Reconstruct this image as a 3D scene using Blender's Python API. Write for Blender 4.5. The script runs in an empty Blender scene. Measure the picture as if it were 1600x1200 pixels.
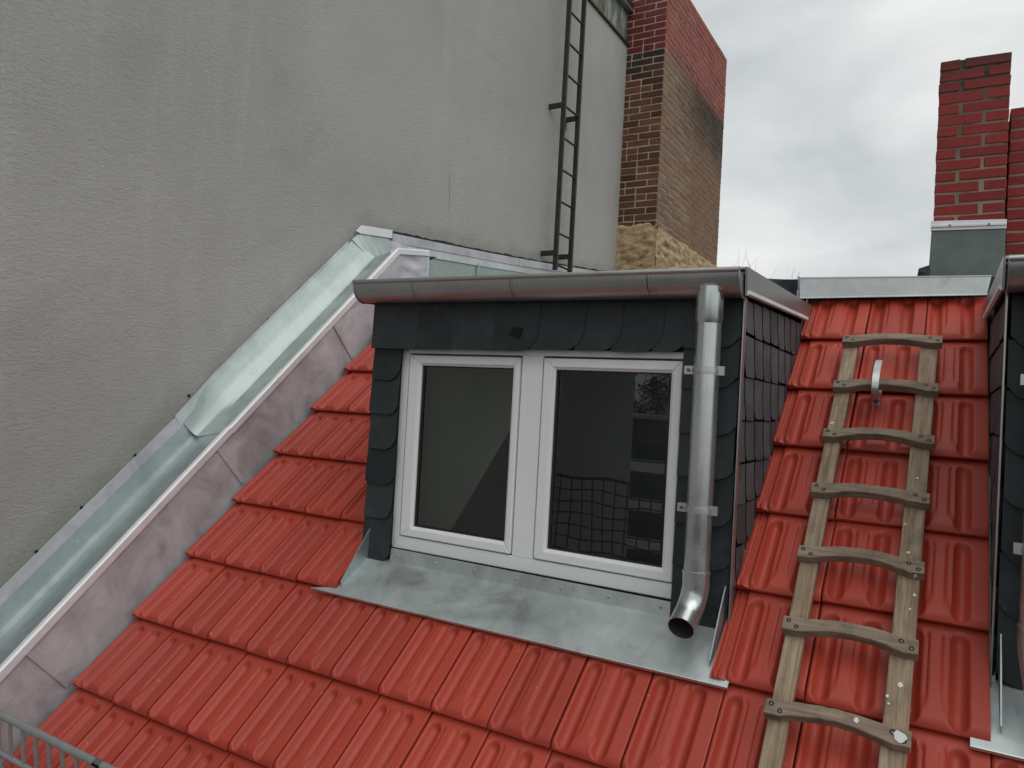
import bpy, bmesh, math, random
from mathutils import Vector, Matrix, noise
random.seed(7)
sc = bpy.context.scene
col = sc.collection

# ------------------------------------------------------------------ camera
cam_d = bpy.data.cameras.new('camera'); cam = bpy.data.objects.new('camera', cam_d); col.objects.link(cam)
F_PX = 1172.33; YAW, PITCH, ROLL = -0.528356, 0.01964, 0.05517
cy, sy, cp, sp = math.cos(YAW), math.sin(YAW), math.cos(PITCH), math.sin(PITCH)
fwd = Vector((sy*cp, cy*cp, sp)); rt = Vector((cy, -sy, 0)); up = rt.cross(fwd)
rt2 = rt*math.cos(ROLL) + up*math.sin(ROLL); up2 = -rt*math.sin(ROLL) + up*math.cos(ROLL)
cam.matrix_world = Matrix(((rt2.x, up2.x, -fwd.x, 0), (rt2.y, up2.y, -fwd.y, 0), (rt2.z, up2.z, -fwd.z, 0), (0, 0, 0, 1)))
cam_d.sensor_width = 36.0; cam_d.lens = 36.0*F_PX/1600.0
cam_d.clip_start = 0.05; cam_d.clip_end = 3000
sc.camera = cam

# ------------------------------------------------------------------ sky, sun, exposure
SUN_EL, SUN_AZ = math.radians(58), math.radians(118)      # azimuth from +y towards +x
w = bpy.data.worlds.new('World'); sc.world = w; w.use_nodes = True
nt = w.node_tree; nt.nodes.clear()
out = nt.nodes.new('ShaderNodeOutputWorld'); bg = nt.nodes.new('ShaderNodeBackground'); bg.inputs['Strength'].default_value = 0.1
sky = nt.nodes.new('ShaderNodeTexSky'); sky.sky_type = 'NISHITA'; sky.sun_disc = False
sky.sun_elevation = SUN_EL; sky.sun_rotation = SUN_AZ
tc = nt.nodes.new('ShaderNodeTexCoord'); mp = nt.nodes.new('ShaderNodeMapping'); mp.inputs['Scale'].default_value = (1, 1, 2.6); mp.inputs['Location'].default_value = (.35, .1, .0)
nz = nt.nodes.new('ShaderNodeTexNoise'); nz.inputs['Scale'].default_value = 2.6; nz.inputs['Detail'].default_value = 6; nz.inputs['Roughness'].default_value = 0.5; nz.inputs['Distortion'].default_value = 0.25
rp = nt.nodes.new('ShaderNodeValToRGB')
rp.color_ramp.elements[0].position = 0.34; rp.color_ramp.elements[0].color = (5.5, 5.8, 5.95, 1)
rp.color_ramp.elements[1].position = 0.66; rp.color_ramp.elements[1].color = (8.7, 8.8, 8.55, 1)
mx_ = nt.nodes.new('ShaderNodeMix'); mx_.data_type = 'RGBA'; mx_.inputs[0].default_value = 0.94
L = nt.links.new
L(tc.outputs['Generated'], mp.inputs['Vector']); L(mp.outputs['Vector'], nz.inputs['Vector']); L(nz.outputs['Fac'], rp.inputs['Fac'])
L(sky.outputs['Color'], mx_.inputs[6]); L(rp.outputs['Color'], mx_.inputs[7]); L(mx_.outputs[2], bg.inputs['Color']); L(bg.outputs['Background'], out.inputs['Surface'])
sd = bpy.data.lights.new('sun', 'SUN'); sun = bpy.data.objects.new('sun', sd); col.objects.link(sun)
sd.energy = 1.0; sd.angle = math.radians(65); sd.color = (1, .98, .95)
dv = Vector((math.sin(SUN_AZ)*math.cos(SUN_EL), math.cos(SUN_AZ)*math.cos(SUN_EL), math.sin(SUN_EL)))
sun.rotation_euler = dv.to_track_quat('Z', 'Y').to_euler()
sc.view_settings.view_transform = 'Standard'; sc.view_settings.look = 'None'; sc.view_settings.gamma = 1
sc.view_settings.use_curve_mapping = False; sc.view_settings.exposure = 0.08

# ------------------------------------------------------------------ geometry helpers
TH = 0.75153; C, S_ = math.cos(TH), math.sin(TH); HP = 2.1     # main roof plane
def RP(x, v, n=0.0):
    """point on the main roof: x along the eave, v metres up the slope, n metres proud of the tile tops"""
    return Vector((x, v*C + (HP-n)*S_, v*S_ - (HP-n)*C))
V_DIR = Vector((0, C, S_)); N_DIR = Vector((0, -S_, C))

class MB:
    def __init__(s): s.v = []; s.f = []
    def add(s, vs, fs):
        o = len(s.v); s.v += [Vector(p) for p in vs]; s.f += [tuple(i+o for i in f) for f in fs]; return s
    def box(s, x0, x1, y0, y1, z0, z1):
        return s.hexa([(x0,y0,z0),(x1,y0,z0),(x1,y1,z0),(x0,y1,z0)], [(x0,y0,z1),(x1,y0,z1),(x1,y1,z1),(x0,y1,z1)])
    def hexa(s, a, b):
        return s.add(list(a)+list(b), [(3,2,1,0),(4,5,6,7),(0,1,5,4),(1,2,6,5),(2,3,7,6),(3,0,4,7)])
    def quad(s, a, b, c, d): return s.add([a,b,c,d], [(0,1,2,3)])
    def slab(s, pts, off):
        """closed slab from a polygon and an offset vector"""
        n = len(pts); off = Vector(off); pts = [Vector(p) for p in pts]
        fs = [tuple(range(n)), tuple(range(2*n-1, n-1, -1))] + [(i, n+i, n+(i+1) % n, (i+1) % n) for i in range(n)]
        return s.add(pts + [p+off for p in pts], fs)
    def sweep(s, prof, path, closed=True, caps=True, frames=None):
        """prof: 2D points; path: points; frames: (a,b) axis pair for each path point"""
        n = len(prof); o = []
        for P, (A, B) in zip(path, frames): o += [Vector(P) + Vector(A)*p + Vector(B)*q for p, q in prof]
        fs = []
        for k in range(len(path)-1):
            for i in range(n if closed else n-1):
                j = (i+1) % n; fs.append((k*n+i, k*n+j, (k+1)*n+j, (k+1)*n+i))
        if caps and closed: fs += [tuple(range(n-1, -1, -1)), tuple(range((len(path)-1)*n, len(path)*n))]
        return s.add(o, fs)
    def tube(s, path, r, seg=12, caps=True):
        path = [Vector(p) for p in path]; fr = []; rs = r if isinstance(r, (list, tuple)) else [r]*len(path)
        ref = None
        for i, p in enumerate(path):
            t = (path[min(i+1, len(path)-1)] - path[max(i-1, 0)]).normalized()
            if ref is None: ref = Vector((1, 0, 0)) if abs(t.x) < .8 else Vector((0, 0, 1))
            a = (ref - t*ref.dot(t)).normalized(); ref = a; b = t.cross(a); fr.append((a*rs[i], b*rs[i]))
        prof = [(math.cos(2*math.pi*k/seg), math.sin(2*math.pi*k/seg)) for k in range(seg)]
        return s.sweep(prof, path, True, caps, fr)
    def grid(s, fn, nu, nv):
        vs = [fn(i/nu, j/nv) for j in range(nv+1) for i in range(nu+1)]
        return s.add(vs, [(j*(nu+1)+i, j*(nu+1)+i+1, (j+1)*(nu+1)+i+1, (j+1)*(nu+1)+i) for j in range(nv) for i in range(nu)])
    def mesh(s, name, mat, smooth=False, fix=True):
        me = bpy.data.meshes.new(name); me.from_pydata([tuple(p) for p in s.v], [], s.f)
        if fix:
            bm = bmesh.new(); bm.from_mesh(me); bmesh.ops.recalc_face_normals(bm, faces=bm.faces); bm.to_mesh(me); bm.free()
        if mat: me.materials.append(mat)
        if smooth:
            for p in me.polygons: p.use_smooth = True
            if smooth != 'full': me.set_sharp_from_angle(angle=math.radians(smooth if smooth is not True else 40))
        return me
    def build(s, name, mat, parent=None, smooth=False, bevel=0, fix=True):
        o = bpy.data.objects.new(name, s.mesh(name, mat, smooth, fix)); col.objects.link(o)
        if parent: o.parent = parent
        if bevel:
            m = o.modifiers.new('bevel', 'BEVEL'); m.width = bevel; m.segments = 2; m.limit_method = 'ANGLE'; m.angle_limit = math.radians(40)
        return o
def empty(name, loc=(0, 0, 0)):
    o = bpy.data.objects.new(name, None); col.objects.link(o); o.empty_display_size = .1; return o
def tag(o, label=None, cat=None, group=None, kind=None):
    if label: o['label'] = label
    if cat: o['category'] = cat
    if group: o['group'] = group
    if kind: o['kind'] = kind
    return o

# ------------------------------------------------------------------ materials
class Mat:
    def __init__(s, name, rough=.5, metal=0, spec=.5):
        s.m = bpy.data.materials.new(name); s.m.use_nodes = True; s.t = s.m.node_tree
        s.b = s.t.nodes['Principled BSDF']; s.b.inputs['Roughness'].default_value = rough; s.b.inputs['Metallic'].default_value = metal
        s.b.inputs['Specular IOR Level'].default_value = spec
        s.co = s.t.nodes.new('ShaderNodeTexCoord')
    def n(s, t): return s.t.nodes.new('ShaderNode'+t)
    def l(s, a, b): s.t.links.new(a, b)
    def pos(s, scale=(1, 1, 1), rand=False, world=False):
        mp = s.n('Mapping'); mp.inputs['Scale'].default_value = scale
        if world:
            g = s.n('NewGeometry'); src = g.outputs['Position']
        else: src = s.co.outputs['Object']
        if rand:
            oi = s.n('ObjectInfo'); va = s.n('VectorMath'); va.operation = 'MULTIPLY_ADD'
            cx = s.n('CombineXYZ'); s.l(oi.outputs['Random'], cx.inputs[0]); s.l(oi.outputs['Random'], cx.inputs[1]); s.l(oi.outputs['Random'], cx.inputs[2])
            va.inputs[1].default_value = (37, 19, 53); s.l(cx.outputs[0], va.inputs[0]); s.l(src, va.inputs[2]); src = va.outputs[0]
        s.l(src, mp.inputs['Vector']); return mp.outputs['Vector']
    def noise(s, vec, scale, detail=4, rough=.55, dist=0):
        x = s.n('TexNoise'); x.inputs['Scale'].default_value = scale; x.inputs['Detail'].default_value = detail; x.inputs['Roughness'].default_value = rough; x.inputs['Distortion'].default_value = dist
        s.l(vec, x.inputs['Vector']); return x.outputs['Fac']
    def ramp(s, fac, stops):
        r = s.n('ValToRGB'); e = r.color_ramp.elements
        while len(e) < len(stops): e.new(.5)
        for q, (p, c) in zip(e, stops): q.position = p; q.color = (*c, 1) if len(c) == 3 else c
        s.l(fac, r.inputs['Fac']); return r.outputs['Color']
    def mix(s, fac, a, b, mode='MIX'):
        x = s.n('Mix'); x.data_type = 'RGBA'; x.blend_type = mode
        for sock, v in ((x.inputs[0], fac), (x.inputs[6], a), (x.inputs[7], b)):
            if hasattr(v, 'links') or isinstance(v, bpy.types.NodeSocket): s.l(v, sock)
            elif isinstance(v, (int, float)): sock.default_value = v
            else: sock.default_value = (*v, 1)
        return x.outputs[2]
    def rng(s, fac, a, b, c=0.0, d=1.0):
        x = s.n('MapRange'); x.inputs[1].default_value = a; x.inputs[2].default_value = b; x.inputs[3].default_value = c; x.inputs[4].default_value = d
        s.l(fac, x.inputs[0]); return x.outputs[0]
    def math(s, op, a, b=None):
        x = s.n('Math'); x.operation = op
        for i, v in enumerate((a, b)):
            if v is None: continue
            if isinstance(v, (int, float)): x.inputs[i].default_value = v
            else: s.l(v, x.inputs[i])
        return x.outputs[0]
    def color(s, c):
        if isinstance(c, tuple): s.b.inputs['Base Color'].default_value = (*c, 1)
        else: s.l(c, s.b.inputs['Base Color'])
        return s
    def rough(s, v): s.l(v, s.b.inputs['Roughness']); return s
    def bump(s, h, strength=.3, dist=.01):
        b = s.n('Bump'); b.inputs['Strength'].default_value = strength; b.inputs['Distance'].default_value = dist
        s.l(h, b.inputs['Height'])
        prev = s.b.inputs['Normal'].links
        if prev: s.l(prev[0].from_socket, b.inputs['Normal'])
        s.l(b.outputs['Normal'], s.b.inputs['Normal']); return s
    def rand(s): return s.n('ObjectInfo').outputs['Random']

def G(v): return (v, v, v)
M = {}
# red engobed tiles
m = Mat('tile_red', .42, 0, .32); m.b.inputs['Coat Weight'].default_value = .15; m.b.inputs['Coat Roughness'].default_value = .38; p = m.pos(rand=True); a = m.noise(p, 9, 5); b_ = m.noise(p, 160, 3)
c1 = m.ramp(m.rand(), [(0, (.335, .040, .022)), (.5, (.385, .046, .026)), (1, (.425, .054, .030))])
c2 = m.mix(m.rng(a, .45, .75, 0, .3), c1, (.345, .062, .040))
pw = m.pos(world=True); dirt = m.noise(pw, 2.3, 5, .6)
c3 = m.mix(m.rng(dirt, .58, .78, 0, .20), c2, (.26, .13, .10))
sp = m.noise(p, 95, 1, .3)
m.color(m.mix(m.rng(sp, .785, .81, 0, .5), c3, (.55, .42, .36))).rough(m.rng(a, .3, .75, .40, .62)).bump(b_, .05, .002).bump(a, .12, .004); M['tile'] = m.m
# zinc, new, mottled
def zinc(name, base, rlo, rhi, mottled=.5, metal=.85):
    m = Mat(name, .4, metal); p = m.pos(world=True); a = m.noise(p, 5, 6, .65, .6); b_ = m.noise(p, 34, 4, .6); cl = m.noise(m.pos((1, 1, 1), world=True), 14, 3, .7, 1.5)
    dk = tuple(x*(1-.30*mottled) for x in base); lt = tuple(min(1, x*(1+.22*mottled)) for x in base)
    c = m.ramp(a, [(.3, dk), (.52, base), (.72, lt)])
    c = m.mix(m.rng(cl, .60, .70, 0, .35*mottled), c, tuple(x*.55 for x in base))
    c = m.mix(m.rng(b_, .66, .74, 0, .35*mottled), c, (.82, .84, .83))
    m.color(c).rough(m.rng(a, .3, .7, rlo, rhi)).bump(m.noise(p, 2.2, 2), .5, .012).bump(b_, .06, .002)
    return m.m
M['zinc'] = zinc('zinc_pale', (.43, .48, .485), .38, .58, .9)
M['zinc_upper'] = zinc('zinc_upper', (.46, .52, .505), .46, .62, .9)
M['zinc_side'] = zinc('zinc_side', (.56, .565, .59), .50, .72, 1.0, metal=.40)
M['zinc_gutter'] = zinc('zinc_gutter', (.40, .41, .405), .30, .42, .35)
m = Mat('zinc_pipe', .28, .9); st_ = m.noise(m.pos((1, 1, .12), world=True), 30, 4, .6); bl_ = m.noise(m.pos((1, 1, .5), world=True), 11, 5, .65)
c = m.ramp(bl_, [(.32, (.44, .48, .48)), (.55, (.60, .63, .63)), (.72, (.68, .71, .71))]); c = m.mix(m.rng(st_, .60, .70, 0, .5), c, (.36, .42, .42))
m.color(c).rough(m.rng(bl_, .3, .7, .22, .36)); M['zinc_pipe'] = m.m
M['zinc_apron'] = zinc('zinc_apron', (.58, .64, .635), .38, .56, .9)
M['zinc_lip'] = zinc('zinc_lip', (.80, .81, .82), .5, .7, .35, metal=.3)
M['zinc_bright'] = zinc('zinc_bright', (.66, .70, .70), .48, .66, .7)
M['galv'] = zinc('galvanised_steel', (.52, .54, .54), .28, .45, .5)
M['guard'] = zinc('snow_guard_steel', (.42, .46, .46), .45, .6, .4)
# slate
def slate(name, lo, hi, rough):
    m = Mat(name, rough, 0, .32); p = m.pos((1, 1, 1), rand=True); a = m.noise(p, 7, 6, .65); b_ = m.noise(p, 60, 4)
    c = m.mix(m.rand(), lo, hi); c = m.mix(m.rng(a, .48, .75, 0, .5), c, tuple(x*2.1 for x in hi))
    c = m.mix(m.rng(m.noise(p, 46, 2), .74, .78, 0, .4), c, (.20, .21, .21))
    m.color(c).rough(m.rng(a, .3, .7, rough-.08, rough+.15)).bump(a, .3, .006).bump(b_, .15, .002); return m.m
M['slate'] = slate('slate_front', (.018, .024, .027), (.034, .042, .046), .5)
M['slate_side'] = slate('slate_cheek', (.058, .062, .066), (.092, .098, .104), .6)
M['slate_back_edge_shade'] = Mat('slate_backing_edge_shade', .9).color((.006, .006, .007)).m
m = Mat('pvc_white', .32); m.color(m.mix(m.rng(m.noise(m.pos(), 6, 5), .5, .8, 0, .3), (.80, .82, .82), (.70, .72, .72))); M['pvc'] = m.m
M['gasket'] = Mat('rubber_gasket', .6).color((.012, .012, .013)).m
# glass pane: a real Fresnel mirror over a clear pane
m = bpy.data.materials.new('window_glass'); m.use_nodes = True; t = m.node_tree; t.nodes.clear()
o_ = t.nodes.new('ShaderNodeOutputMaterial'); mxs = t.nodes.new('ShaderNodeMixShader'); fr = t.nodes.new('ShaderNodeFresnel'); fr.inputs['IOR'].default_value = 1.68
tr = t.nodes.new('ShaderNodeBsdfTransparent'); tr.inputs['Color'].default_value = (.86, .92, .89, 1); gl = t.nodes.new('ShaderNodeBsdfGlossy'); gl.inputs['Roughness'].default_value = .005; gl.inputs['Color'].default_value = (.92, .97, .96, 1)
t.links.new(fr.outputs[0], mxs.inputs[0]); t.links.new(tr.outputs[0], mxs.inputs[1]); t.links.new(gl.outputs[0], mxs.inputs[2]); t.links.new(mxs.outputs[0], o_.inputs['Surface'])
M['glass'] = m
# party wall render
m = Mat('wall_render', .92, 0, .2); p = m.pos(world=True)
big = m.noise(p, .55, 5, .6); mid = m.noise(m.pos((1, 1.1, .55), world=True), 1.7, 5, .6); stre = m.noise(m.pos((1, 2.6, .22), world=True), 1.6, 4, .6)
wp = m.pos((1, 1, 2.0), world=True); wp.node.inputs['Rotation'].default_value = (.55, .4, .3)
gr = m.noise(wp, 38, 6, .78, 1.1); fine = m.noise(wp, 150, 3, .6, .5)
sm = m.noise(m.pos((1, 1, 1.5), world=True), 1.15, 6, .72, .8)
c = m.ramp(big, [(.3, (.395, .392, .366)), (.55, (.455, .452, .428)), (.75, (.49, .488, .468))])
c = m.mix(m.rng(mid, .56, .76, 0, .28), c, (.365, .345, .305))
c = m.mix(m.rng(stre, .55, .75, 0, .3), c, (.55, .555, .54)); c = m.mix(m.rng(sm, .56, .70, 0, .20), c, (.275, .258, .225))
c = m.mix(m.rng(gr, .55, .72, 0, .40), c, (.27, .265, .24))
c = m.mix(m.rng(fine, .60, .78, 0, .3), c, (.54, .535, .51))
g = m.n('NewGeometry'); sx = m.n('SeparateXYZ'); m.l(g.outputs['Position'], sx.inputs[0])
nd = m.math('ADD', m.math('ADD', m.math('MULTIPLY', sx.outputs[1], -S_), m.math('MULTIPLY', sx.outputs[2], C)), HP)      # splash dirt just above the flashing
nz2 = m.math('SUBTRACT', sx.outputs[2], m.math('ADD', m.math('MULTIPLY', sx.outputs[1], .0995), .698))
nd = m.math('MAXIMUM', m.math('SUBTRACT', nd, .33), nz2)
nd = m.math('ADD', nd, m.rng(m.noise(m.pos(world=True), 4.5, 6, .7), 0, 1, -.13, .13))
c = m.mix(m.rng(nd, .0, .11, .40, 0), c, (.22, .21, .185))
m.color(c).bump(gr, .85, .012).bump(fine, .4, .004); M['render'] = m.m
# stained parapet band on top of the wall
m = Mat('stained_render', .95, 0, .2); p = m.pos(world=True); a = m.noise(m.pos((1, 1, .35), world=True), 6, 6, .7); b_ = m.noise(p, 3, 5)
c = m.ramp(a, [(.35, (.05, .055, .045)), (.5, (.20, .22, .19)), (.68, (.50, .53, .50))]); m.color(m.mix(m.rng(b_, .5, .65, 0, .6), c, (.14, .12, .06))).bump(a, .3, .006); M['stain'] = m.m
M['iron'] = (lambda m: m.color(m.ramp(m.noise(m.pos(world=True), 30, 4), [(.35, (.020, .019, .015)), (.7, (.050, .042, .030))])).m)(Mat('dark_iron', .6, .2))
M['bitumen'] = (lambda m: m.color(m.ramp(m.noise(m.pos(world=True), 9, 4), [(.35, (.012, .013, .017)), (.7, (.035, .036, .044))])).bump(m.noise(m.pos(world=True), 14, 3), .9, .02).m)(Mat('bitumen', .5))
M['sealant'] = Mat('dark_sealant', .8).color((.012, .012, .012)).m
M['membrane'] = (lambda m: m.color(m.ramp(m.noise(m.pos(world=True), 7, 5), [(.3, (.085, .115, .105)), (.7, (.125, .160, .150))])).bump(m.noise(m.pos(world=True), 6, 3), .4, .01).m)(Mat('green_membrane', .6))
M['zinc_green'] = zinc('zinc_green', (.40, .47, .45), .45, .6, .6)
# bricks
def brick(name, cols, soot=0, rough=.85, soot_world=None, film=None):
    m = Mat(name, rough, 0, .3); p = m.pos(rand=True); a = m.noise(p, 22, 5, .7); b_ = m.noise(p, 90, 3)
    c = m.ramp(m.rand(), [(i/(len(cols)-1), x) for i, x in enumerate(cols)])
    c = m.mix(m.rng(a, .5, .75, 0, .45), c, tuple(x*.45 for x in cols[0]))
    if soot_world:
        (yy, zz, ry, rz) = soot_world
        g = m.n('NewGeometry'); sx = m.n('SeparateXYZ'); m.l(g.outputs['Position'], sx.inputs[0])
        d1 = m.math('MULTIPLY', m.math('SUBTRACT', sx.outputs[1], yy), 1/ry); d2 = m.math('MULTIPLY', m.math('SUBTRACT', sx.outputs[2], zz), 1/rz)
        d = m.math('SQRT', m.math('ADD', m.math('MULTIPLY', d1, d1), m.math('MULTIPLY', d2, d2)))
        d = m.math('ADD', d, m.rng(m.noise(m.pos(world=True), 3, 5), 0, 1, -.6, .6))
        c = m.mix(m.rng(d, .35, 1.1, .82, 0), c, (.028, .022, .018))
    if soot: c = m.mix(m.rng(m.noise(m.pos(world=True), 4, 5), .45, .7, 0, soot), c, (.025, .018, .016))
    m.color(c).bump(a, .5, .006).bump(b_, .3, .002); return m.m
M['brick_brown'] = brick('brick_brown', [(.060, .026, .017), (.135, .055, .030), (.180, .080, .042), (.110, .048, .028)], .25, soot_world=(7.9, 4.0, 4.0, .22))
M['brick_tan'] = brick('brick_tan', [(.225, .138, .088), (.285, .182, .118), (.185, .112, .074), (.255, .146, .088)], .12, soot_world=(10.0, 3.82, 1.5, .62))
M['brick_paint'] = brick('brick_painted', [(.125, .018, .019), (.160, .023, .023), (.140, .021, .023)], .25, .6)
M['brick_pink'] = brick('brick_pink_painted', [(.30, .070, .055), (.34, .085, .064), (.26, .055, .045)], .42, .7, soot_world=(9.6, 3.75, 2.4, .42))
M['brick_red'] = brick('brick_red_painted', [(.24, .022, .020), (.285, .028, .024), (.215, .020, .019)], .14, .55, soot_world=(5.5, 2.42, 1.2, .26))
M['mortar_light'] = (lambda m: m.color(m.ramp(m.noise(m.pos(world=True), 12, 4), [(.3, (.34, .28, .215)), (.7, (.50, .43, .345))])).m)(Mat('mortar_light', .95))
m = Mat('mortar_grey', .95); g = m.n('NewGeometry'); sx = m.n('SeparateXYZ'); m.l(g.outputs['Position'], sx.inputs[0])
mz = m.math('ADD', m.math('MULTIPLY', sx.outputs[2], .55), m.noise(m.pos(world=True), 5, 5)); m.color(m.ramp(m.rng(mz, 1.2, 1.75), [(0, (.30, .24, .18)), (.5, (.19, .15, .115)), (1, (.045, .038, .033))])); M['mortar_grey'] = m.m
m = Mat('chimney_plaster', .95, 0, .2); p = m.pos(world=True); a = m.noise(m.pos((1, 1, 1.9), world=True), 8, 6, .72, .6)
c = m.ramp(a, [(.34, (.12, .065, .030)), (.42, (.36, .25, .135)), (.56, (.52, .40, .245)), (.72, (.40, .21, .14))]); m.color(c).bump(a, .9, .02); M['plaster'] = m.m
# weathered wood
m = Mat('weathered_wood', .8, 0, .25); g1 = m.noise(m.pos((45, 3, 45), rand=True), 1.8, 5, .6, .4); g2 = m.noise(m.pos(rand=True), 14, 4, .6); g3 = m.noise(m.pos((120, 6, 120), rand=True), 1.6, 3)
c = m.ramp(g1, [(.3, (.185, .128, .084)), (.5, (.295, .218, .150)), (.72, (.385, .305, .222))]); c = m.mix(m.rng(g2, .52, .72, 0, .55), c, (.135, .115, .092))
c = m.mix(m.rng(g3, .60, .70, 0, .45), c, (.075, .055, .040))
pt = m.noise(m.pos(rand=True), 30, 1, .2); m.color(m.mix(m.rng(pt, .785, .795, 0, .85), c, (.72, .69, .58))).bump(g1, .5, .004).bump(g3, .4, .002); M['wood'] = m.m
m = Mat('weathered_wood_rung', .8, 0, .25); g1 = m.noise(m.pos((3, 45, 45), rand=True), 1.8, 5, .6, .4); g2 = m.noise(m.pos(rand=True), 16, 5, .65)
c = m.ramp(g1, [(.3, (.160, .118, .084)), (.5, (.245, .188, .138)), (.72, (.325, .260, .198))]); c = m.mix(m.rng(g2, .50, .68, 0, .6), c, (.110, .095, .080))
pt = m.noise(m.pos(rand=True), 30, 1, .2); m.color(m.mix(m.rng(pt, .785, .795, 0, .85), c, (.72, .69, .58))).bump(g1, .5, .004); M['wood2'] = m.m
M['paint_spot'] = Mat('white_paint_drip', .6).color((.66, .64, .57)).m
M['bolt'] = Mat('bolt_steel', .45, .7).color((.16, .15, .14)).m
M['hole'] = Mat('dark_recess', .9).color((.006, .006, .006)).m
M['bore'] = Mat('pipe_bore', .8, .3).color((.045, .045, .045)).m  # inner wall coloured dark to stand for the shade inside the pipe
M['underlay'] = Mat('roof_underlay', .9).color((.02, .012, .011)).m
m = Mat('plasterboard', .9); m.color(m.ramp(m.noise(m.pos(world=True), 2.5, 4), [(.35, (.66, .71, .68)), (.7, (.80, .83, .80))])); M['plasterboard'] = m.m
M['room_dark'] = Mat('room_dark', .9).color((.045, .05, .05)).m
M['attic_floor'] = (lambda m: m.color(m.ramp(m.noise(m.pos((1, 6, 1), world=True), 2, 5), [(.3, (.42, .35, .26)), (.7, (.55, .47, .36))])).m)(Mat('attic_floorboards', .8))
M['asphalt'] = (lambda m: m.color(m.ramp(m.noise(m.pos(world=True), 2, 5), [(.3, (.04, .04, .04)), (.7, (.06, .06, .058))])).m)(Mat('asphalt', .9))
M['facade_dark'] = (lambda m: m.color(m.ramp(m.noise(m.pos(world=True), .5, 5), [(.3, (.07, .075, .08)), (.7, (.10, .105, .11))])).m)(Mat('facade_dark', .9))
M['facade'] = (lambda m: m.color(m.ramp(m.noise(m.pos(world=True), .6, 5), [(.3, (.06, .05, .045)), (.7, (.09, .08, .07))])).m)(Mat('facade_brown', .9))
M['rail_white'] = Mat('white_balcony_panel', .6).color((.85, .86, .85)).m
M['bark'] = Mat('bark', .9).color((.07, .05, .035)).m
m = Mat('autumn_leaf', .8); m.color(m.ramp(m.noise(m.pos(world=True), 1.2, 3), [(.35, (.06, .07, .025)), (.55, (.16, .085, .02)), (.7, (.22, .12, .03))])); M['leaf'] = m.m
M['net'] = Mat('net_cord', .8).color((.03, .035, .03)).m

# ------------------------------------------------------------------ the ground
MB().quad((-400, -400, -15), (400, -400, -15), (400, 400, -15), (-400, 400, -15)).build('ground', M['asphalt']); tag(bpy.data.objects['ground'], kind='structure')

# ------------------------------------------------------------------ main tiled roof
ridge_v = 3.07
D0, D1 = -2.09, -0.585                      # main dormer from left corner to right corner
MIR = -0.448                                # the second dormer is its mirror image: x' = MIR - x
E0, E1 = MIR-D1, MIR-D0
roof = MB()
def deck(x0, x1, v0, v1, n=-.075, tck=.2):
    roof.slab([RP(x0, v0, n), RP(x1, v0, n), RP(x1, v1, n), RP(x0, v1, n)], -N_DIR*tck)
deck(-3.05, 3.0, -.62, 1.385)
deck(-3.05, D0+.01, 1.385, ridge_v); deck(D1-.01, E0+.01, 1.385, ridge_v); deck(E1-.01, 3.0, 1.385, ridge_v)
roof = roof.build('roof', M['underlay']); tag(roof, kind='structure')

TW, TL, TLT = .2195, .3308, .385
def sst(x, a, b):
    t = max(0, min(1, (x-a)/(b-a))); return t*t*(3-2*t)
def stadium(dx, b, b0, b1, r):
    db = b-(b1-r) if b > b1-r else ((b0+r)-b if b < b0+r else 0)
    return math.hypot(dx, db)
def tile_h(a, b):
    h = 0.0
    if a >= 0:
        dp = 0.0
        for c, hw, dep in ((.168, .112, .024), (.672, .114, .024)):
            r = hw*TW; d = stadium((a-c)*TW, b, .003, .306, r); dp = max(dp, dep*max(0, 1-(d/r)**2.2))
        tap = sst(b, .015, .085)                                   # the ledges run out above the shell shaped nose
        for c, hw, sg_ in ((.295, .052, 1), (.530, .052, -1)):
            cc = c-sg_*(1-tap)*.05; r = max(.0015, hw*TW*tap); d = stadium((a-cc)*TW, b, .012, .300, r); dp = max(dp, .0062*tap*(1-sst(d, .55*r, 1.05*r)))
        h -= dp
        h -= .007*max(0, 1-a/.035)**2
        h -= .004*max(0, (a-.975)/.025)**2
        if b < .028: h -= .017*(1-b/.028)**2
    else:
        h = -.013 + .010*max(0, 1-abs(a+.155)/.022) + .009*max(0, 1-abs(a+.085)/.022) + .006*max(0, 1-abs(a+.2)/.02)
        if b < .035: h += .011*(1-abs(b-.014)/.021)*max(0, 1-abs(a+.11)/.10) if abs(b-.014) < .021 else 0
    return h
def tile_mesh(a0, a1=0.988):
    As = []
    n = int((a1-a0)*62)
    As = [a0+(a1-a0)*i/n for i in range(n+1)]
    if a0 == 0: As[0] = .006
    Bs = [0, .004, .009, .015, .022, .030, .040, .055] + [.055+.225*i/9 for i in range(1, 9)] + [.280, .288, .295, .302, .309, .318, .33, .355, TLT]
    mb = MB(); nu, nv = len(As)-1, len(Bs)-1
    mb.add([(a*TW, b, tile_h(a, b)) for b in Bs for a in As], [(j*(nu+1)+i, j*(nu+1)+i+1, (j+1)*(nu+1)+i+1, (j+1)*(nu+1)+i) for j in range(nv) for i in range(nu)])
    # skirts: front edge, left, right (own vertices so the edge stays crisp)
    th = .009
    fr = [(a*TW, 0, tile_h(a, 0)) for a in As]; mb.add(fr+[(x, .001, -.017-th) for x, y, z in fr], [(i, i+nu+1, i+nu+2, i+1) for i in range(nu)])
    for a, fl in ((As[0], 1), (As[-1], 0)):
        sd_ = [(a*TW, b, tile_h(a, b)) for b in Bs]; k = len(Bs)
        mb.add(sd_+[(x, y, -.013-th) for x, y, z in sd_], [((i, i+1, i+k+1, i+k) if fl else (i, i+k, i+k+1, i+1)) for i in range(k-1)])
    me = mb.mesh('roof_tile', M['tile'], smooth=50, fix=False); return me
ME_T, ME_TR = tile_mesh(0), tile_mesh(-.205)
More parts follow.
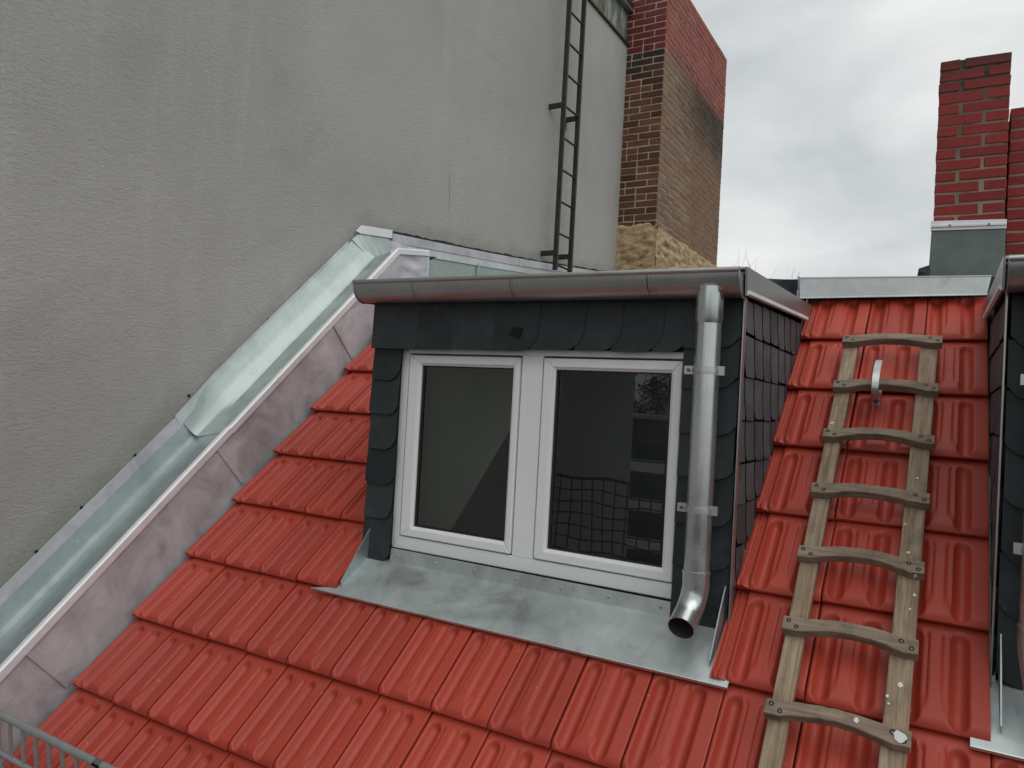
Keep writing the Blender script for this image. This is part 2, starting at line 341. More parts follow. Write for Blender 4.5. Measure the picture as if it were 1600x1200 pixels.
def put_tile(j, k, rib=False):
    o = bpy.data.objects.new('roof_tile', ME_TR if rib else ME_T); col.objects.link(o); o.parent = roof
    v = (.527+.1575*k)*HP
    o.location = RP(-2.9505+TW*j+random.uniform(-.0008, .0008), v+random.uniform(-.0025, .0025), random.uniform(-.001, .002))
    o.rotation_euler = (TH-.108+random.uniform(-.004, .004), random.uniform(-.006, .006), random.uniform(-.004, .004))
for k in range(-5, 6):
    if k < 0: js = list(range(0, 26))
    else: js = [0, 1, 2, 3, 11, 12, 13]
    for j in js: put_tile(j, k, rib=(j == 0 or (k >= 0 and j == 11)))

# ridge flashing, its left end stop and the black bitumen edge beside it
o = MB()
o.slab([(-.618, 3.655, .545), (.118, 3.655, .545), (.130, 3.655, .615), (-.622, 3.655, .632)], (0, .004, 0))
o.slab([(-.622, 3.652, .632), (.130, 3.652, .615), (.130, 3.95, .66), (-.622, 3.95, .675)], (0, 0, .004))
o.slab([(-.618, 3.653, .545), (.118, 3.653, .545), (.118, 3.640, .538), (-.618, 3.640, .538)], (0, 0, -.003))
o.build('ridge_flashing', M['zinc_bright'], roof)
MB().slab([(-.629, 3.645, .47), (-.622, 3.645, .47), (-.622, 3.645, .640), (-.629, 3.645, .640)], (0, .25, 0)).build('end_stop', M['zinc'], roof)
MB().grid(lambda s, t: (-2.05+s*1.425, 3.66-.012*math.sin(s*40+t*5)-.02*t, .40+.228*t+.006*math.sin(s*23)), 60, 6).build('bitumen_upstand', M['bitumen'], roof, smooth='full')
# zinc soaker strip between the tiles and the dormer cheek
for x0, x1 in ((D1+.002, D1+.042), (E0-.03, E0-.002)):
    MB().slab([RP(x0, 1.15, -.062), RP(x1, 1.15, -.062), RP(x1, 3.05, -.062), RP(x0, 3.05, -.062)], N_DIR*.003).build('soaker', M['zinc'], roof)
sk = MB()
for k in range(6):
    v0 = (.527+.1575*k)*HP+.03
    if v0 < 1.40: v0 = 1.40
    v1 = (.527+.1575*(k+1))*HP+.06
    sk.slab([RP(D1+.0008, v0, -.06), RP(D1+.0008, v1, -.06), RP(D1+.0008, v1, .0), RP(D1+.0008, v0+.02, .022 if k < 3 else .0)], (.002, 0, 0))
sk.build('step_flashing', M['zinc'], roof)

# ------------------------------------------------------------------ flat roof behind the ridge
def fz(y): return .62 + .085*(y-3.7)
HX0, HX1, HY0, HY1 = -1.85, .4, 4.0, 5.4          # added roof opening, out of view, letting daylight onto the attic lining
fl = MB()
for x0, x1, y0, y1 in ((-3.34, 6, 3.7, HY0), (-3.34, 6, HY1, 12), (-3.34, HX0, HY0, HY1), (HX1, 6, HY0, HY1)):
    fl.slab([(x0, y0, fz(y0)), (x1, y0, fz(y0)), (x1, y1, fz(y1)), (x0, y1, fz(y1))], (0, 0, -.12))
tag(fl.build('flat_roof', M['bitumen']), kind='structure')

# ------------------------------------------------------------------ attic room behind the windows
rm = MB(); NU = -.28
rx0, rx1 = -2.95, 2.4
ci0, ci1 = -1.935, -.745
VU = 3.13; U = RP(0, VU, NU); W0 = RP(0, -.45, NU)
rm.quad((rx0, W0.y, -1.75), (rx1, W0.y, -1.75), (rx1, W0.y, W0.z), (rx0, W0.y, W0.z))
rm.quad((rx0, 5.6, -1.75), (rx1, 5.6, -1.75), (rx1, 5.6, .5), (rx0, 5.6, .5))
for x in (rx0, rx1): rm.add([(x, W0.y, -1.75), (x, 5.6, -1.75), (x, 5.6, .5), (x, U.y, U.z), (x, W0.y, W0.z)], [(0, 1, 2, 3, 4)])
cz_ = lambda y: U.z+(.50-U.z)*(y-U.y)/(5.6-U.y)
for x0, x1, y0, y1 in ((rx0, rx1, U.y, HY0), (rx0, rx1, HY1, 5.6), (rx0, HX0, HY0, HY1), (HX1, rx1, HY0, HY1)): rm.quad((x0, y0, cz_(y0)), (x1, y0, cz_(y0)), (x1, y1, cz_(y1)), (x0, y1, cz_(y1)))
for (xa, ya), (xb, yb) in (((HX0, HY0), (HX1, HY0)), ((HX1, HY0), (HX1, HY1)), ((HX1, HY1), (HX0, HY1)), ((HX0, HY1), (HX0, HY0))): rm.quad((xa, ya, cz_(ya)), (xb, yb, cz_(yb)), (xb, yb, fz(yb)), (xa, ya, fz(ya)))
def sl(x0, x1, v0, v1): rm.quad(RP(x0, v0, NU), RP(x1, v0, NU), RP(x1, v1, NU), RP(x0, v1, NU))
sl(rx0, rx1, -.45, 1.17); sl(rx0, ci0, 1.17, VU); sl(ci1, MIR-ci1, 1.17, VU); sl(MIR-ci0, rx1, 1.17, VU)
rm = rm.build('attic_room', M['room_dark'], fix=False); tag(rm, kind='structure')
MB().quad((rx0, W0.y, -1.75), (rx1, W0.y, -1.75), (rx1, 5.6, -1.75), (rx0, 5.6, -1.75)).build('floor', M['attic_floor'], rm, fix=False)
for c0, c1_ in ((ci0, ci1), (MIR-ci1, MIR-ci0)): MB().quad((c0, 2.5, .30), (c1_, 2.5, .30), (c1_, U.y, U.z), (c0, U.y, U.z)).build('dormer_ceiling', M['plasterboard'], rm, fix=False)
for x in (ci0, ci1, MIR-ci0, MIR-ci1):
    MB().slab([RP(x, 1.17, NU), RP(x, VU-.01, NU), (x, U.y-.02, U.z-.004), (x, 2.50, .296)], (.004 if x in (ci0, MIR-ci1) else -.004, 0, 0)).build('cheek_lining', M['plasterboard'], rm)

# ------------------------------------------------------------------ dormers
def dormer(mirror, label):
    mx = (lambda x: MIR-x) if mirror else (lambda x: x)
    root = empty('dormer'); tag(root, label, 'dormer', 'slate dormers on the tiled roof')
    root.location = (mx(-1.34), 2.43, -.68)
    def bld(mb, name, mat, parent=None, **kw):
        mb.v = [Vector((mx(p.x), p.y, p.z)) for p in mb.v]
        par = parent or root
        o = mb.build(name, mat, par, **kw)
        # keep the world position although the parent empty is offset
        off = Vector(root.location)
        if par is root: o.location = -off
        return o
    # carcass
    cz = .375
    b = MB()
    b.box(D0+.006, -1.962, 2.437, 2.50, -.72, cz); b.box(-.758, D1-.006, 2.437, 2.50, -.72, cz)
    b.box(-1.962, -.758, 2.437, 2.50, .187, cz); b.box(-1.962, -.758, 2.437, 2.50, -.78, -.642)
    for x0, x1 in ((D0+.006, -1.94), (-.74, D1-.006)):
        b.slab([(x0, 2.50, -.70), (x0, 3.69, .40), (x0, 3.69, cz+.04), (x0, 2.50, cz)], (x1-x0, 0, 0))
    bld(b, 'carcass', M['slate_back_edge_shade'])
    # slates of the left column beside the window
    def slate_(poly, fn, mat, t0, t1, nm='slate'):
        qs = [q for _, q in poly]; q0, q1 = min(qs), max(qs)
        mb = MB(); n = len(poly)
        fv = [fn(p, q, t1+(t0-t1)*(q1-q)/(q1-q0)) for p, q in poly]; bv = [fn(p, q, t1+(t0-t1)*(q1-q)/(q1-q0)-.006) for p, q in poly]
        mb.add(fv+bv, [tuple(range(n)), tuple(range(2*n-1, n-1, -1))]+[(i, n+i, n+(i+1) % n, (i+1) % n) for i in range(n)])
        o = bld(mb, nm, mat); o.data.materials.append(M['slate_back_edge_shade'])       # edge faces near black: shade between the slates put into their colour
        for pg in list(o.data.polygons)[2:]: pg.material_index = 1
        return o
    front = lambda p, q, off: Vector((p, 2.437-off, q))
    zs = [.178, .053, -.092, -.237, -.381, -.524, -.690]
    for i in range(6):
        x0, x1 = D0-.004+random.uniform(-.004, .004), -1.948+random.uniform(-.006, .001); zt, zb = zs[i]+.03, zs[i+1]+random.uniform(-.004, .004)
        c = .034+random.uniform(-.008, .01)
        slate_([(x0, zt), (x0, zb+.010), (x0+.012, zb), (x1-c*1.2, zb-.002), (x1-c*.45, zb+c*.28), (x1, zb+c), (x1, zt)], front, M['slate'], .020, .008)
    zs = [.360, .204, .067, -.080, -.216, -.371, -.507, -.690]
    for i in range(7):
        x0, x1 = -.765, D1+.004+random.uniform(-.004, .002); zt, zb = zs[i]+.03, zs[i+1]+random.uniform(-.004, .004)
        c = .030+random.uniform(-.006, .012)
        slate_([(x0, zt), (x0, zb-.002), (x1-c*1.8, zb-.003), (x1-c*.7, zb+c*.25), (x1, zb+c), (x1, zt)], front, M['slate'], .020, .008)
    # lintel band: big slates with a swept lower right corner, each lapping over its right neighbour
    xs = [D0-.004, -1.86, -1.69, -1.50, -1.307, -1.124, -.986, -.837, -.742]
    for i in range(8):
        x0, x1 = xs[i]-.035, xs[i+1]; zt, zb = .372, .180+random.uniform(-.003, .003)+(.004 if i > 3 else 0)
        if i == 0: x0 = xs[0]
        if i < 4 - 1: R = .012
        else: R = .075
        pts = [(x0, zt), (x0, zb)]
        for k in range(8):
            a = -math.pi/2+k/7*math.pi/2; pts.append((x1-R+R*math.cos(a), zb+R*1.15+R*1.15*math.sin(a)))
        pts.append((x1+.006 if R > .05 else x1, zt))
        t = .012+(4*.003 if i < 4 else (7-i)*.003)+(3-i)*.0006*(i < 4)
        slate_(pts, front, M['slate'], t+.006, t)
    # broken hole in one band slate
    if not mirror:
        hp = [(-1.394+.020*math.cos(a)*(1+.25*math.sin(3*a)), .247+.026*math.sin(a)*(1+.2*math.cos(2*a))) for a in [i*2*math.pi/12 for i in range(12)]]
        hp[6] = (-1.428, .240)
        slate_(hp, lambda p, q, off: Vector((p, 2.437-off, q)), M['hole'], .0335, .0335, 'slate_hole')
    # cheek slates
    def cheek(xc, sgn):
        chk = lambda p, q, off: Vector((xc+sgn*off, p, q))
        rows = [.400, .249, .113, -.030, -.170, -.302, -.439, -.570, -.700]
        for r in range(8):
            zt, zb = rows[r]-.003, rows[r+1]+.003
            y = 2.433-.136+(r*.031) % .136
            while y < 3.62:
                wd = .136+random.uniform(-.006, .006); y0, y1 = y+.009, y+wd-.006; y += wd
                y0 = max(y0, 2.436)
                if y1-y0 < .03: continue
                zroof = RP(0, (y0-(HP)*S_)/C, -.03).z
                if zb+.13 < zroof-.02: continue
                ztop = zt if r else min(zt, .36+.04*(y0-2.43))
                if ztop-zb < .05: continue
                c = .026; jb = random.uniform(-.004, .004); lean = .006
                slate_([(y0-lean, ztop), (y0-lean, zb+c*2.6), (y0+.002, zb+c), (y0+c*.8, zb+.002+jb), (y1+lean, zb+jb), (y1+lean+.003, zb+.016), (y1-lean, zb+c*2.6), (y1-lean, ztop)], chk, M['slate_side'], .0125, .0085)
    cheek(D1, 1)
    if not mirror: cheek(D0, -1)
    # metal corner edge
    bld(MB().box(D1+.012, D1+.016, 2.405, 2.436, -.69, .36), 'corner_trim', M['zinc_gutter'])
    # roof sheet and verge fascias
    b = MB().slab([(D0-.02, 2.40, .436), (D1+.02, 2.40, .436), (D1+.02, 3.655, .485), (D0-.02, 3.655, .485)], (0, 0, .006)); bld(b, 'roof_sheet', M['zinc'])
    for xc, sg in ((D1+.022, 1), (D0-.022, -1)):
        b = MB().slab([(xc, 2.375, .362), (xc, 3.50, .415), (xc, 3.66, .500), (xc, 2.362, .450)], (sg*.006, 0, 0))
        b.slab([(xc, 2.362, .444), (xc, 3.66, .494), (xc, 3.66, .500), (xc, 2.362, .450)], (-sg*.05, 0, 0))
        b2 = MB().slab([(xc+sg*.006, 2.375, .362), (xc+sg*.006, 3.50, .415), (xc+sg*.006, 3.50, .427), (xc+sg*.006, 2.375, .374)], (sg*.007, 0, .004)); bld(b2, 'drip_fold', M['zinc_lip'])
        bld(b, 'verge_fascia', M['zinc_gutter'])
    # gutter: half round trough with a rolled front bead
    gx0, gx1 = -2.118, -.568; gy, gzl, gzr, R = 2.368, .437, .428, .066
    def gpt(x, a, r=R): 
        z0 = gzl+(gzr-gzl)*(x-gx0)/(gx1-gx0); return Vector((x, gy+r*math.cos(a), z0+r*1.12*math.sin(a)))
    b = MB(); N = 18
    angs = [math.pi+math.pi*k/N for k in range(N+1)]
    b.add([gpt(x, a) for x in (gx0, gx1) for a in angs]+[gpt(x, a, R-.0025) for x in (gx0, gx1) for a in angs],
          [(k, k+1, N+1+k+1, N+1+k) for k in range(N)]+[(2*N+2+k+1, 2*N+2+k, 3*N+3+k, 3*N+3+k+1) for k in range(N)]+[(0, N+1, 3*N+3, 2*N+2), (N, 2*N+2+N, 3*N+3+N, 2*N+1)])
    gut = bld(b, 'gutter', M['zinc_gutter'], smooth=60, fix=False)
    b = MB().tube([gpt(gx0-.002, math.pi)+Vector((0, .002, .004)), gpt(gx1+.002, math.pi)+Vector((0, .002, .004))], .009, 12); bld(b, 'rolled_bead', M['zinc_gutter'], gut, smooth=True)
    for x in (gx0, gx1):
        pts = [gpt(x, a, R-.001) for a in angs]; b = MB().slab(pts, (.003 if x == gx0 else -.003, 0, 0))
        b.tube([gpt(x, a, R+.001) for a in angs], .003, 6); bld(b, 'end_cap', M['zinc_gutter'], gut, smooth=40)
    for x in (-1.815, -1.371, -.856):
        b = MB()
        for xx, rr in ((x, .0022), (x+.018, .0012)):
            b.sweep([(-.003, 0), (.003, 0), (.003, 1), (-.003, 1)], [gpt(xx, a) for a in angs], True, True, [((1, 0, 0), Vector((0, math.cos(a), math.sin(a)))*rr) for a in angs])
        bld(b, 'gutter_joint', M['zinc_gutter'], gut)
        b = MB().sweep([(-.0016, 0), (.0016, 0), (.0016, 1), (-.0016, 1)], [gpt(x-.005, a) for a in angs], True, True, [((1, 0, 0), Vector((0, math.cos(a), math.sin(a)))*.0008) for a in angs])
        bld(b, 'joint_seam', M['hole'], gut)
    b = MB()
    for k in range(4):
        x = -1.9+k*.38; b.box(x-.012, x+.012, gy-.06, gy+.06, .424, .427)
    bld(b, 'gutter_straps', M['galv'], gut)
    # downpipe
    px, py = -.662, 2.340
    b = MB().tube([(px, py, .385), (px, py, .30), (px, py, -.545)], .0395, 28); pipe = bld(b, 'downpipe', M['zinc_pipe'], smooth=True)
    b = MB().tube([(px, py, .365), (px, py, .285), (px, py, .27)], [.0435, .0435, .0405], 28); bld(b, 'pipe_socket', M['zinc_pipe'], pipe, smooth=True)
    path = [Vector((px, py, -.505)), Vector((px, py, -.555))]
    cyc, czc, rr = py-.10, -.555, .10
    for k in range(1, 9):
        a = math.radians(62)*k/8; path.append(Vector((px-.012*k/8, cyc+rr*math.cos(a), czc-rr*math.sin(a))))
    a = math.radians(62); d = Vector((-.012, -math.sin(a), -math.cos(a))).normalized(); path.append(path[-1]+d*.045)
    seg = 28
    b = MB().tube(path, .0415, seg, caps=False)
    elb = bld(b, 'elbow', M['zinc_pipe'], pipe, smooth=60, fix=False)
    b = MB().tube(path, .0392, seg, caps=False); b.f += [tuple(range(seg))]; n0 = len(b.v)-seg
    bld(b, 'pipe_bore', M['bore'], pipe, smooth=60, fix=False)
    t_ = MB().tube(path[-2:], .0415, seg, caps=False); u_ = MB().tube(path[-2:], .0392, seg, caps=False)
    q_ = MB(); q_.add(t_.v[seg:]+u_.v[seg:], [(i, (i+1) % seg, seg+(i+1) % seg, seg+i) for i in range(seg)]); bld(q_, 'elbow_rim', M['galv'], pipe, fix=False)
    b = MB().tube([(px, py, -.503), (px, py, -.512)], .0432, seg); bld(b, 'collar', M['zinc_pipe'], pipe, smooth=True)
    bld(MB().box(px-.002, px+.003, py-.0415, py-.037, -.5, .27), 'pipe_seam', M['zinc_pipe'], pipe)
    for z in (.122, -.312):
        b = MB().tube([(px, py, z-.011), (px, py, z+.011)], .0425, 24)
        b.tube([(px, py, z-.006), (px, py, z+.006)], .0445, 24)
        b.box(px-.068, px-.038, py-.012, py-.007, z-.013, z+.013); b.box(px-.068, px-.038, py+.005, py+.010, z-.013, z+.013)
        b.box(px+.038, px+.058, py-.012, py-.008, z-.014, z+.014); b.box(px+.038, px+.058, py-.003, py+.001, z-.014, z+.014)
        b.box(px-.008, px+.008, py+.03, 2.43, z-.006, z+.006)
        br = bld(b, 'pipe_bracket', M['galv'], pipe, smooth=40)
        b = MB().tube([(px-.054, py-.018, z), (px-.054, py+.014, z)], .006, 8); bld(b, 'clamp_bolt', M['bolt'], pipe)
    # window
    win = empty('window'); win.parent = root; win.location = -Vector(root.location)
    def wb(mb, name, mat, **kw): return bld(mb, name, mat, win, **kw)
    fx0, fx1, fz0, fz1 = -1.967, -.754, -.638, .200
    def ring(x0, x1, z0, z1, wl, wr, wb_, wt, y0, y1):
        b = MB(); O = [(x0, z0), (x1, z0), (x1, z1), (x0, z1)]; I = [(x0+wl, z0+wb_), (x1-wr, z0+wb_), (x1-wr, z1-wt), (x0+wl, z1-wt)]
        for k in range(4):
            j = (k+1) % 4
            b.hexa([(O[k][0], y0, O[k][1]), (O[j][0], y0, O[j][1]), (I[j][0], y0, I[j][1]), (I[k][0], y0, I[k][1])],
                   [(O[k][0], y1, O[k][1]), (O[j][0], y1, O[j][1]), (I[j][0], y1, I[j][1]), (I[k][0], y1, I[k][1])])
        return b
    wb(ring(fx0, fx1, fz0, fz1, .040, .018, .052, .036, 2.452, 2.52), 'window_frame', M['pvc'], bevel=.004)
    wb(MB().box(-1.392, -1.303, 2.451, 2.52, fz0+.050, fz1-.034), 'mullion', M['pvc'], bevel=.004)
    for (x0, x1, g0, g1) in ((-1.922, -1.394, -1.862, -1.430), (-1.300, -.770, -1.250, -.812)):
        z0, z1, h0, h1 = -.584, .160, -.540, .116
        s_ = ring(x0+.003, x1-.003, z0+.003, z1-.003, g0-x0-.003-.008, x1-g1-.003-.008, h0-z0-.003-.008, z1-h1-.003-.008, 2.445, 2.51); wb(s_, 'sash', M['pvc'], bevel=.004)
        s_ = MB()       # sloping glazing bead
        O = [(g0-.010, h0-.010), (g1+.010, h0-.010), (g1+.010, h1+.010), (g0-.010, h1+.010)]; I = [(g0, h0), (g1, h0), (g1, h1), (g0, h1)]
        for k in range(4):
            j = (k+1) % 4
            s_.hexa([(O[k][0], 2.447, O[k][1]), (O[j][0], 2.447, O[j][1]), (I[j][0], 2.456, I[j][1]), (I[k][0], 2.456, I[k][1])],
                    [(O[k][0], 2.50, O[k][1]), (O[j][0], 2.50, O[j][1]), (I[j][0], 2.50, I[j][1]), (I[k][0], 2.50, I[k][1])])
        wb(s_, 'glazing_bead', M['pvc'])
        wb(ring(g0, g1, h0, h1, .010, .006, .006, .005, 2.463, 2.475), 'gasket', M['gasket'])
        wb(MB().quad((g0+.002, 2.470, h0+.002), (g1-.002, 2.470, h0+.002), (g1-.002, 2.470, h1-.002), (g0+.002, 2.470, h1-.002)), 'pane', M['glass'], fix=False)
        wb(ring(x0, x1, z0, z1, .006, .006, .006, .006, 2.466, 2.468), 'seal', M['gasket'])
    # apron below the window: sheet, upstand with rivets, side kerbs
    def ap(s, t):
        xl = -2.185+.115*sst(t, .02, .13); x = xl+s*(-.525-xl)
        p0 = RP(x, 1.083, -.010); p1 = Vector((x, 2.432, -.684)); p = p0.lerp(p1, t)
        p.z += .0022*math.sin(x*9+t*4)*math.sin(math.pi*t)+.003*noise.noise(Vector((x*4, t*3, 2)))*math.sin(math.pi*min(1, t*1.2))
        return p
    b = MB().grid(ap, 60, 16)
    e0 = [RP(-2.185, 1.083, -.010), RP(.0-.525, 1.083, -.010)]
    b.slab([e0[0], e0[1], e0[1]-N_DIR*.010-V_DIR*.002, e0[0]-N_DIR*.010-V_DIR*.002], V_DIR*.003)
    apr = bld(b, 'apron', M['zinc_apron'], smooth=40, fix=False)
    b = MB().slab([(-1.947, 2.428, -.690), (-.745, 2.428, -.690), (-.745, 2.433, -.640), (-1.947, 2.433, -.636)], (0, -.003, 0)); bld(b, 'apron_upstand', M['zinc_apron'], apr)
    for k in range(7):
        x = -1.91+k*.185; b = MB().tube([(x, 2.430, -.662), (x, 2.423, -.663)], [.0065, .004], 10); bld(b, 'rivet', M['galv'], apr, smooth=True)
    b = MB().slab([RP(-2.062, 1.125, -.03), RP(-2.062, 1.38, -.075), RP(-2.062, 1.40, .030), RP(-2.062, 1.135, -.004)], (.004, 0, 0)); bld(b, 'apron_kerb', M['zinc'], apr)
    b = MB().slab([RP(-.592, 1.14, -.03), RP(-.592, 1.40, -.07), RP(-.592, 1.39, .040), RP(-.592, 1.30, .030), RP(-.592, 1.15, .0)], (.0035, 0, 0)); bld(b, 'apron_kerb', M['zinc'], apr)
    return root
dormer(False, 'slate clad dormer with white two-pane window and zinc downpipe, centre of the roof')
dormer(True, 'slate clad dormer right of the wooden ladder, cut off by the picture edge')

# ------------------------------------------------------------------ neighbour wall
XW = -3.35
nw = empty('party_wall'); nw.location = (XW, 4, -15); tag(nw, 'tall grey rendered wall of the neighbouring house filling the left side', 'wall')
def ch(mb, name, mat, par, **kw):
    o = mb.build(name, mat, par, **kw); r = par
    while r.parent: r = r.parent
    if par is r and r.type == 'EMPTY': o.location = -Vector(r.location)
    return o
ch(MB().box(-14, XW, -3.8, 8.02, -15, 4.13), 'rendered_face', M['render'], nw)
ch(MB().box(-14, XW-.015, -3.8, 8.02, 4.135, 4.50), 'stained_band', M['stain'], nw)
ch(MB().box(XW-.02, XW+.022, -3.8, 7.99, 4.115, 4.14), 'drip_edge', M['iron'], nw)
ch(MB().box(-14, XW+.05, -3.8, 8.1, 4.50, 4.54), 'coping', M['zinc_gutter'], nw, bevel=.004)
ch(MB().box(-14, XW+.052, -3.82, 8.12, 4.545, 4.60), 'coping_edge', M['iron'], nw)
b = MB().tube([(XW+.001, 4.627, 1.683), (XW+.001, 4.622, 1.60), (XW+.001, 4.640, 1.52), (XW+.001, 4.634, 1.401)], [.0022, .0014, .0018, .0008], 5); ch(b, 'wall_crack', M['mortar_grey'], nw)

# ------------------------------------------------------------------ zinc covered parapet along the wall
PX = -3.025
pr = empty('parapet'); pr.location = RP(PX, -.6, 0); tag(pr, 'zinc covered parapet climbing along the grey wall beside the tiles', 'parapet')
NK = .252; VK = 3.29
def side(v0, v1, dx=0):
    def f(s, t):
        v = v0+(v1-v0)*s; p = RP(PX+dx, v, -.09+(NK+.09)*t); p.x += .0035*noise.noise(Vector((v*3.1, t*2.2, 5)))+.0015*math.sin(v*11); return p
    return MB().grid(f, max(6, int((v1-v0)*24)), 6)
for i, (v0, v1) in enumerate(((-.62, .44), (.43, 1.552), (1.545, 2.55), (2.543, VK+.02))):
    ch(side(v0, v1, .002*(i % 2)), 'side_sheet', M['zinc_side'], pr, smooth='full')
for v in (.437, 1.549, 2.548):
    ch(MB().slab([RP(PX+.004, v-.012, -.02), RP(PX+.004, v+.012, -.02), RP(PX+.004, v+.012, NK-.006), RP(PX+.004, v-.012, NK-.006)], (.0025, 0, 0)), 'sheet_seam', M['zinc_side'], pr, bevel=.001)
# lip along the top edge, bent over at the ridge
TOPK = RP(PX, VK, NK); END = Vector((PX, 3.985, .945))
def lipseg(a, b, na, wd=.024):
    d = (b-a).normalized(); u = Vector((1, 0, 0)); q = MB()
    q.sweep([(-.020, -.004), (.003, -.030), (.011, -.029), (.012, .001), (.006, .008), (-.016, .006)], [a, b], True, True, [(u, na), (u, na)]); return q
ch(lipseg(RP(PX, -.62, NK), RP(PX, 1.66, NK), N_DIR), 'lip', M['zinc_lip'], pr, smooth=30)
ch(lipseg(RP(PX, 1.655, NK-.004), TOPK, N_DIR), 'lip', M['zinc_lip'], pr, smooth=30)
ch(lipseg(TOPK, END, Vector((0, -.13, .99))), 'lip', M['zinc_lip'], pr, smooth=30)
# crumpled end sheet under the bent lip
def crumple(s, t):
    y = 3.60+.40*s; z = .60+(.935+.01*s-.60)*t; y -= .12*(1-t)*(1-s)*0
    return Vector((PX+.008*noise.noise(Vector((s*3, t*9, 1)))+.005*math.sin(t*22+s*2)*(1-abs(2*s-1)), y, z))
ch(MB().grid(crumple, 16, 18), 'crimped_end_sheet', M['zinc_side'], pr, smooth='full')
ch(MB().box(PX-.012, PX+.006, 3.975, 3.995, .60, .95), 'end_fold', M['zinc_bright'], pr, bevel=.003)
# channel between lip and wall: lower length with a square upstand, upper length with a leaning one
def samp(P, s):
    k = len(P)-1; j = min(k-1, int(s*k)); q = s*k-j; return P[j][0]+(P[j+1][0]-P[j][0])*q, P[j][1]+(P[j+1][1]-P[j][1])*q
def chan(prof, v0, v1, nv=40, frm=None):
    def f(s, t):
        v = v0+(v1-v0)*t; a = samp(prof, s)
        if frm:
            c_ = samp(frm, s); w_ = .30+.70*sst((v-v0), 0, .28); a = (c_[0]+(a[0]-c_[0])*w_, c_[1]+(a[1]-c_[1])*w_)
        p = RP(a[0], v, a[1]); p += N_DIR*.003*noise.noise(Vector((v*2.3, s*3, 9))); return p
    return MB().grid(f, 28, nv)
low = [(PX-.012, NK-.003), (PX-.03, NK-.022), (-3.20, .198), (-3.332, .165), (-3.342, .190), (-3.344, .278)]
upp = [(PX-.012, NK), (PX-.03, NK-.012), (-3.19, .208), (-3.245, .196), (-3.262, .208), (-3.30, .255), (-3.330, .315), (-3.343, .345)]
ch(chan(low, -.62, 1.66), 'channel_sheet', M['zinc'], pr, smooth=50, fix=False)
ch(chan(upp, 1.645, VK+.02, frm=low), 'channel_sheet', M['zinc_upper'], pr, smooth=50, fix=False)
# step between the two lengths
st = MB()
for i in range(14):
    s0, s1 = i/14, (i+1)/14
    def stp(s_2):
        a, c_ = samp(upp, s_2), samp(low, s_2); return (c_[0]+(a[0]-c_[0])*.3, c_[1]+(a[1]-c_[1])*.3), c_
    (a, d_), (b_, c_) = stp(s0), stp(s1)
    st.quad(RP(a[0], 1.645, a[1]), RP(b_[0], 1.645, b_[1]), RP(c_[0], 1.640, c_[1]-.001), RP(d_[0], 1.640, d_[1]-.001))
ch(st, 'channel_step', M['zinc_gutter'], pr, fix=False)
# wall strip with drill holes
ch(MB().slab([RP(XW+.004, -.62, .268), RP(XW+.004, 1.75, .262), RP(XW+.004, 1.75, .322), RP(XW+.004, -.62, .318)], (.004, 0, 0)), 'wall_strip', M['zinc_side'], pr, bevel=.001)
wsu = [(1.63, .272, .330), (1.80, .292, .340), (1.95, .322, .352), (VK-.05, .338, .362)]
b = MB()
for p, q in zip(wsu, wsu[1:]): b.slab([RP(XW+.006, p[0], p[1]), RP(XW+.006, q[0], q[1]), RP(XW+.006, q[0], q[2]), RP(XW+.006, p[0], p[2])], (.004, 0, 0))
ch(b, 'wall_strip', M['zinc_bright'], pr)
for v in (.78, 1.03, 1.36, 1.76, 2.42, 2.72):
    n_ = .322+.030*(v > 1.7); q = RP(XW+.001, v, n_)
    ch(MB().tube([q, q+Vector((.006, 0, 0))], [.009, .006], 8), 'plug_hole', M['hole'], pr)
# flashing along the wall above the flat roof
def hz(y): return 1.066+.0995*(y-3.697) - .02*math.sin(max(0, min(1, (y-3.7)/4))*math.pi)
ys = [3.45, 3.60, 3.70, 3.97, 4.57, 5.2, 5.8, 6.34, 7.0, 7.64, 7.94]
def wallband(z0, z1, xo, name, mat, ylist, wob=0, t=.004):
    b = MB()
    for y0, y1 in zip(ylist, ylist[1:]):
        b.slab([(XW+xo, y0, hz(y0)+z0+wob*math.sin(y0*3)), (XW+xo, y1, hz(y1)+z0+wob*math.sin(y1*3)), (XW+xo, y1, hz(y1)+z1), (XW+xo, y0, hz(y0)+z1)], (t, 0, 0))
    return ch(b, name, mat, pr)
wallband(-.55, -.055, .006, 'wall_upstand', M['zinc_green'], [4.0, 4.57, 5.05], t=.006)
wallband(-.55, -.055, .008, 'wall_upstand', M['zinc_green'], [5.06, 5.8, 6.34, 6.55], t=.006)
wallband(-.55, -.055, .006, 'wall_upstand', M['zinc_green'], [6.56, 7.0, 7.64, 7.94], t=.006)
for y in (5.055, 6.555): ch(MB().box(XW+.005, XW+.026, y-.010, y+.010, .6, hz(y)-.10), 'standing_seam', M['zinc_green'], pr, bevel=.004)
wallband(-.125, -.055, .018, 'cover_sheet', M['zinc_bright'], [3.97, 4.57, 5.2, 5.8, 6.34, 7.0, 7.64, 7.94], t=.005)
wallband(-.068, -.006, .024, 'counter_flashing', M['zinc_side'], [3.97, 4.57, 5.2, 5.75], .004, .006)
wallband(-.068, -.006, .028, 'counter_flashing', M['zinc_side'], [5.70, 6.34, 7.0, 7.64, 7.94], .004, .006)
b = MB(); yy = 3.80
while yy < 7.9:
    q = random.uniform(.05, .16); h1, h2 = random.uniform(.004, .018), random.uniform(.004, .018)
    b.slab([(XW+.001, yy, hz(yy)-.010), (XW+.001, yy+q, hz(yy+q)-.010), (XW+.001, yy+q, hz(yy+q)+h2), (XW+.001, yy, hz(yy)+h1)], (.02, 0, 0)); yy += q
ch(b, 'sealant_line', M['sealant'], pr)
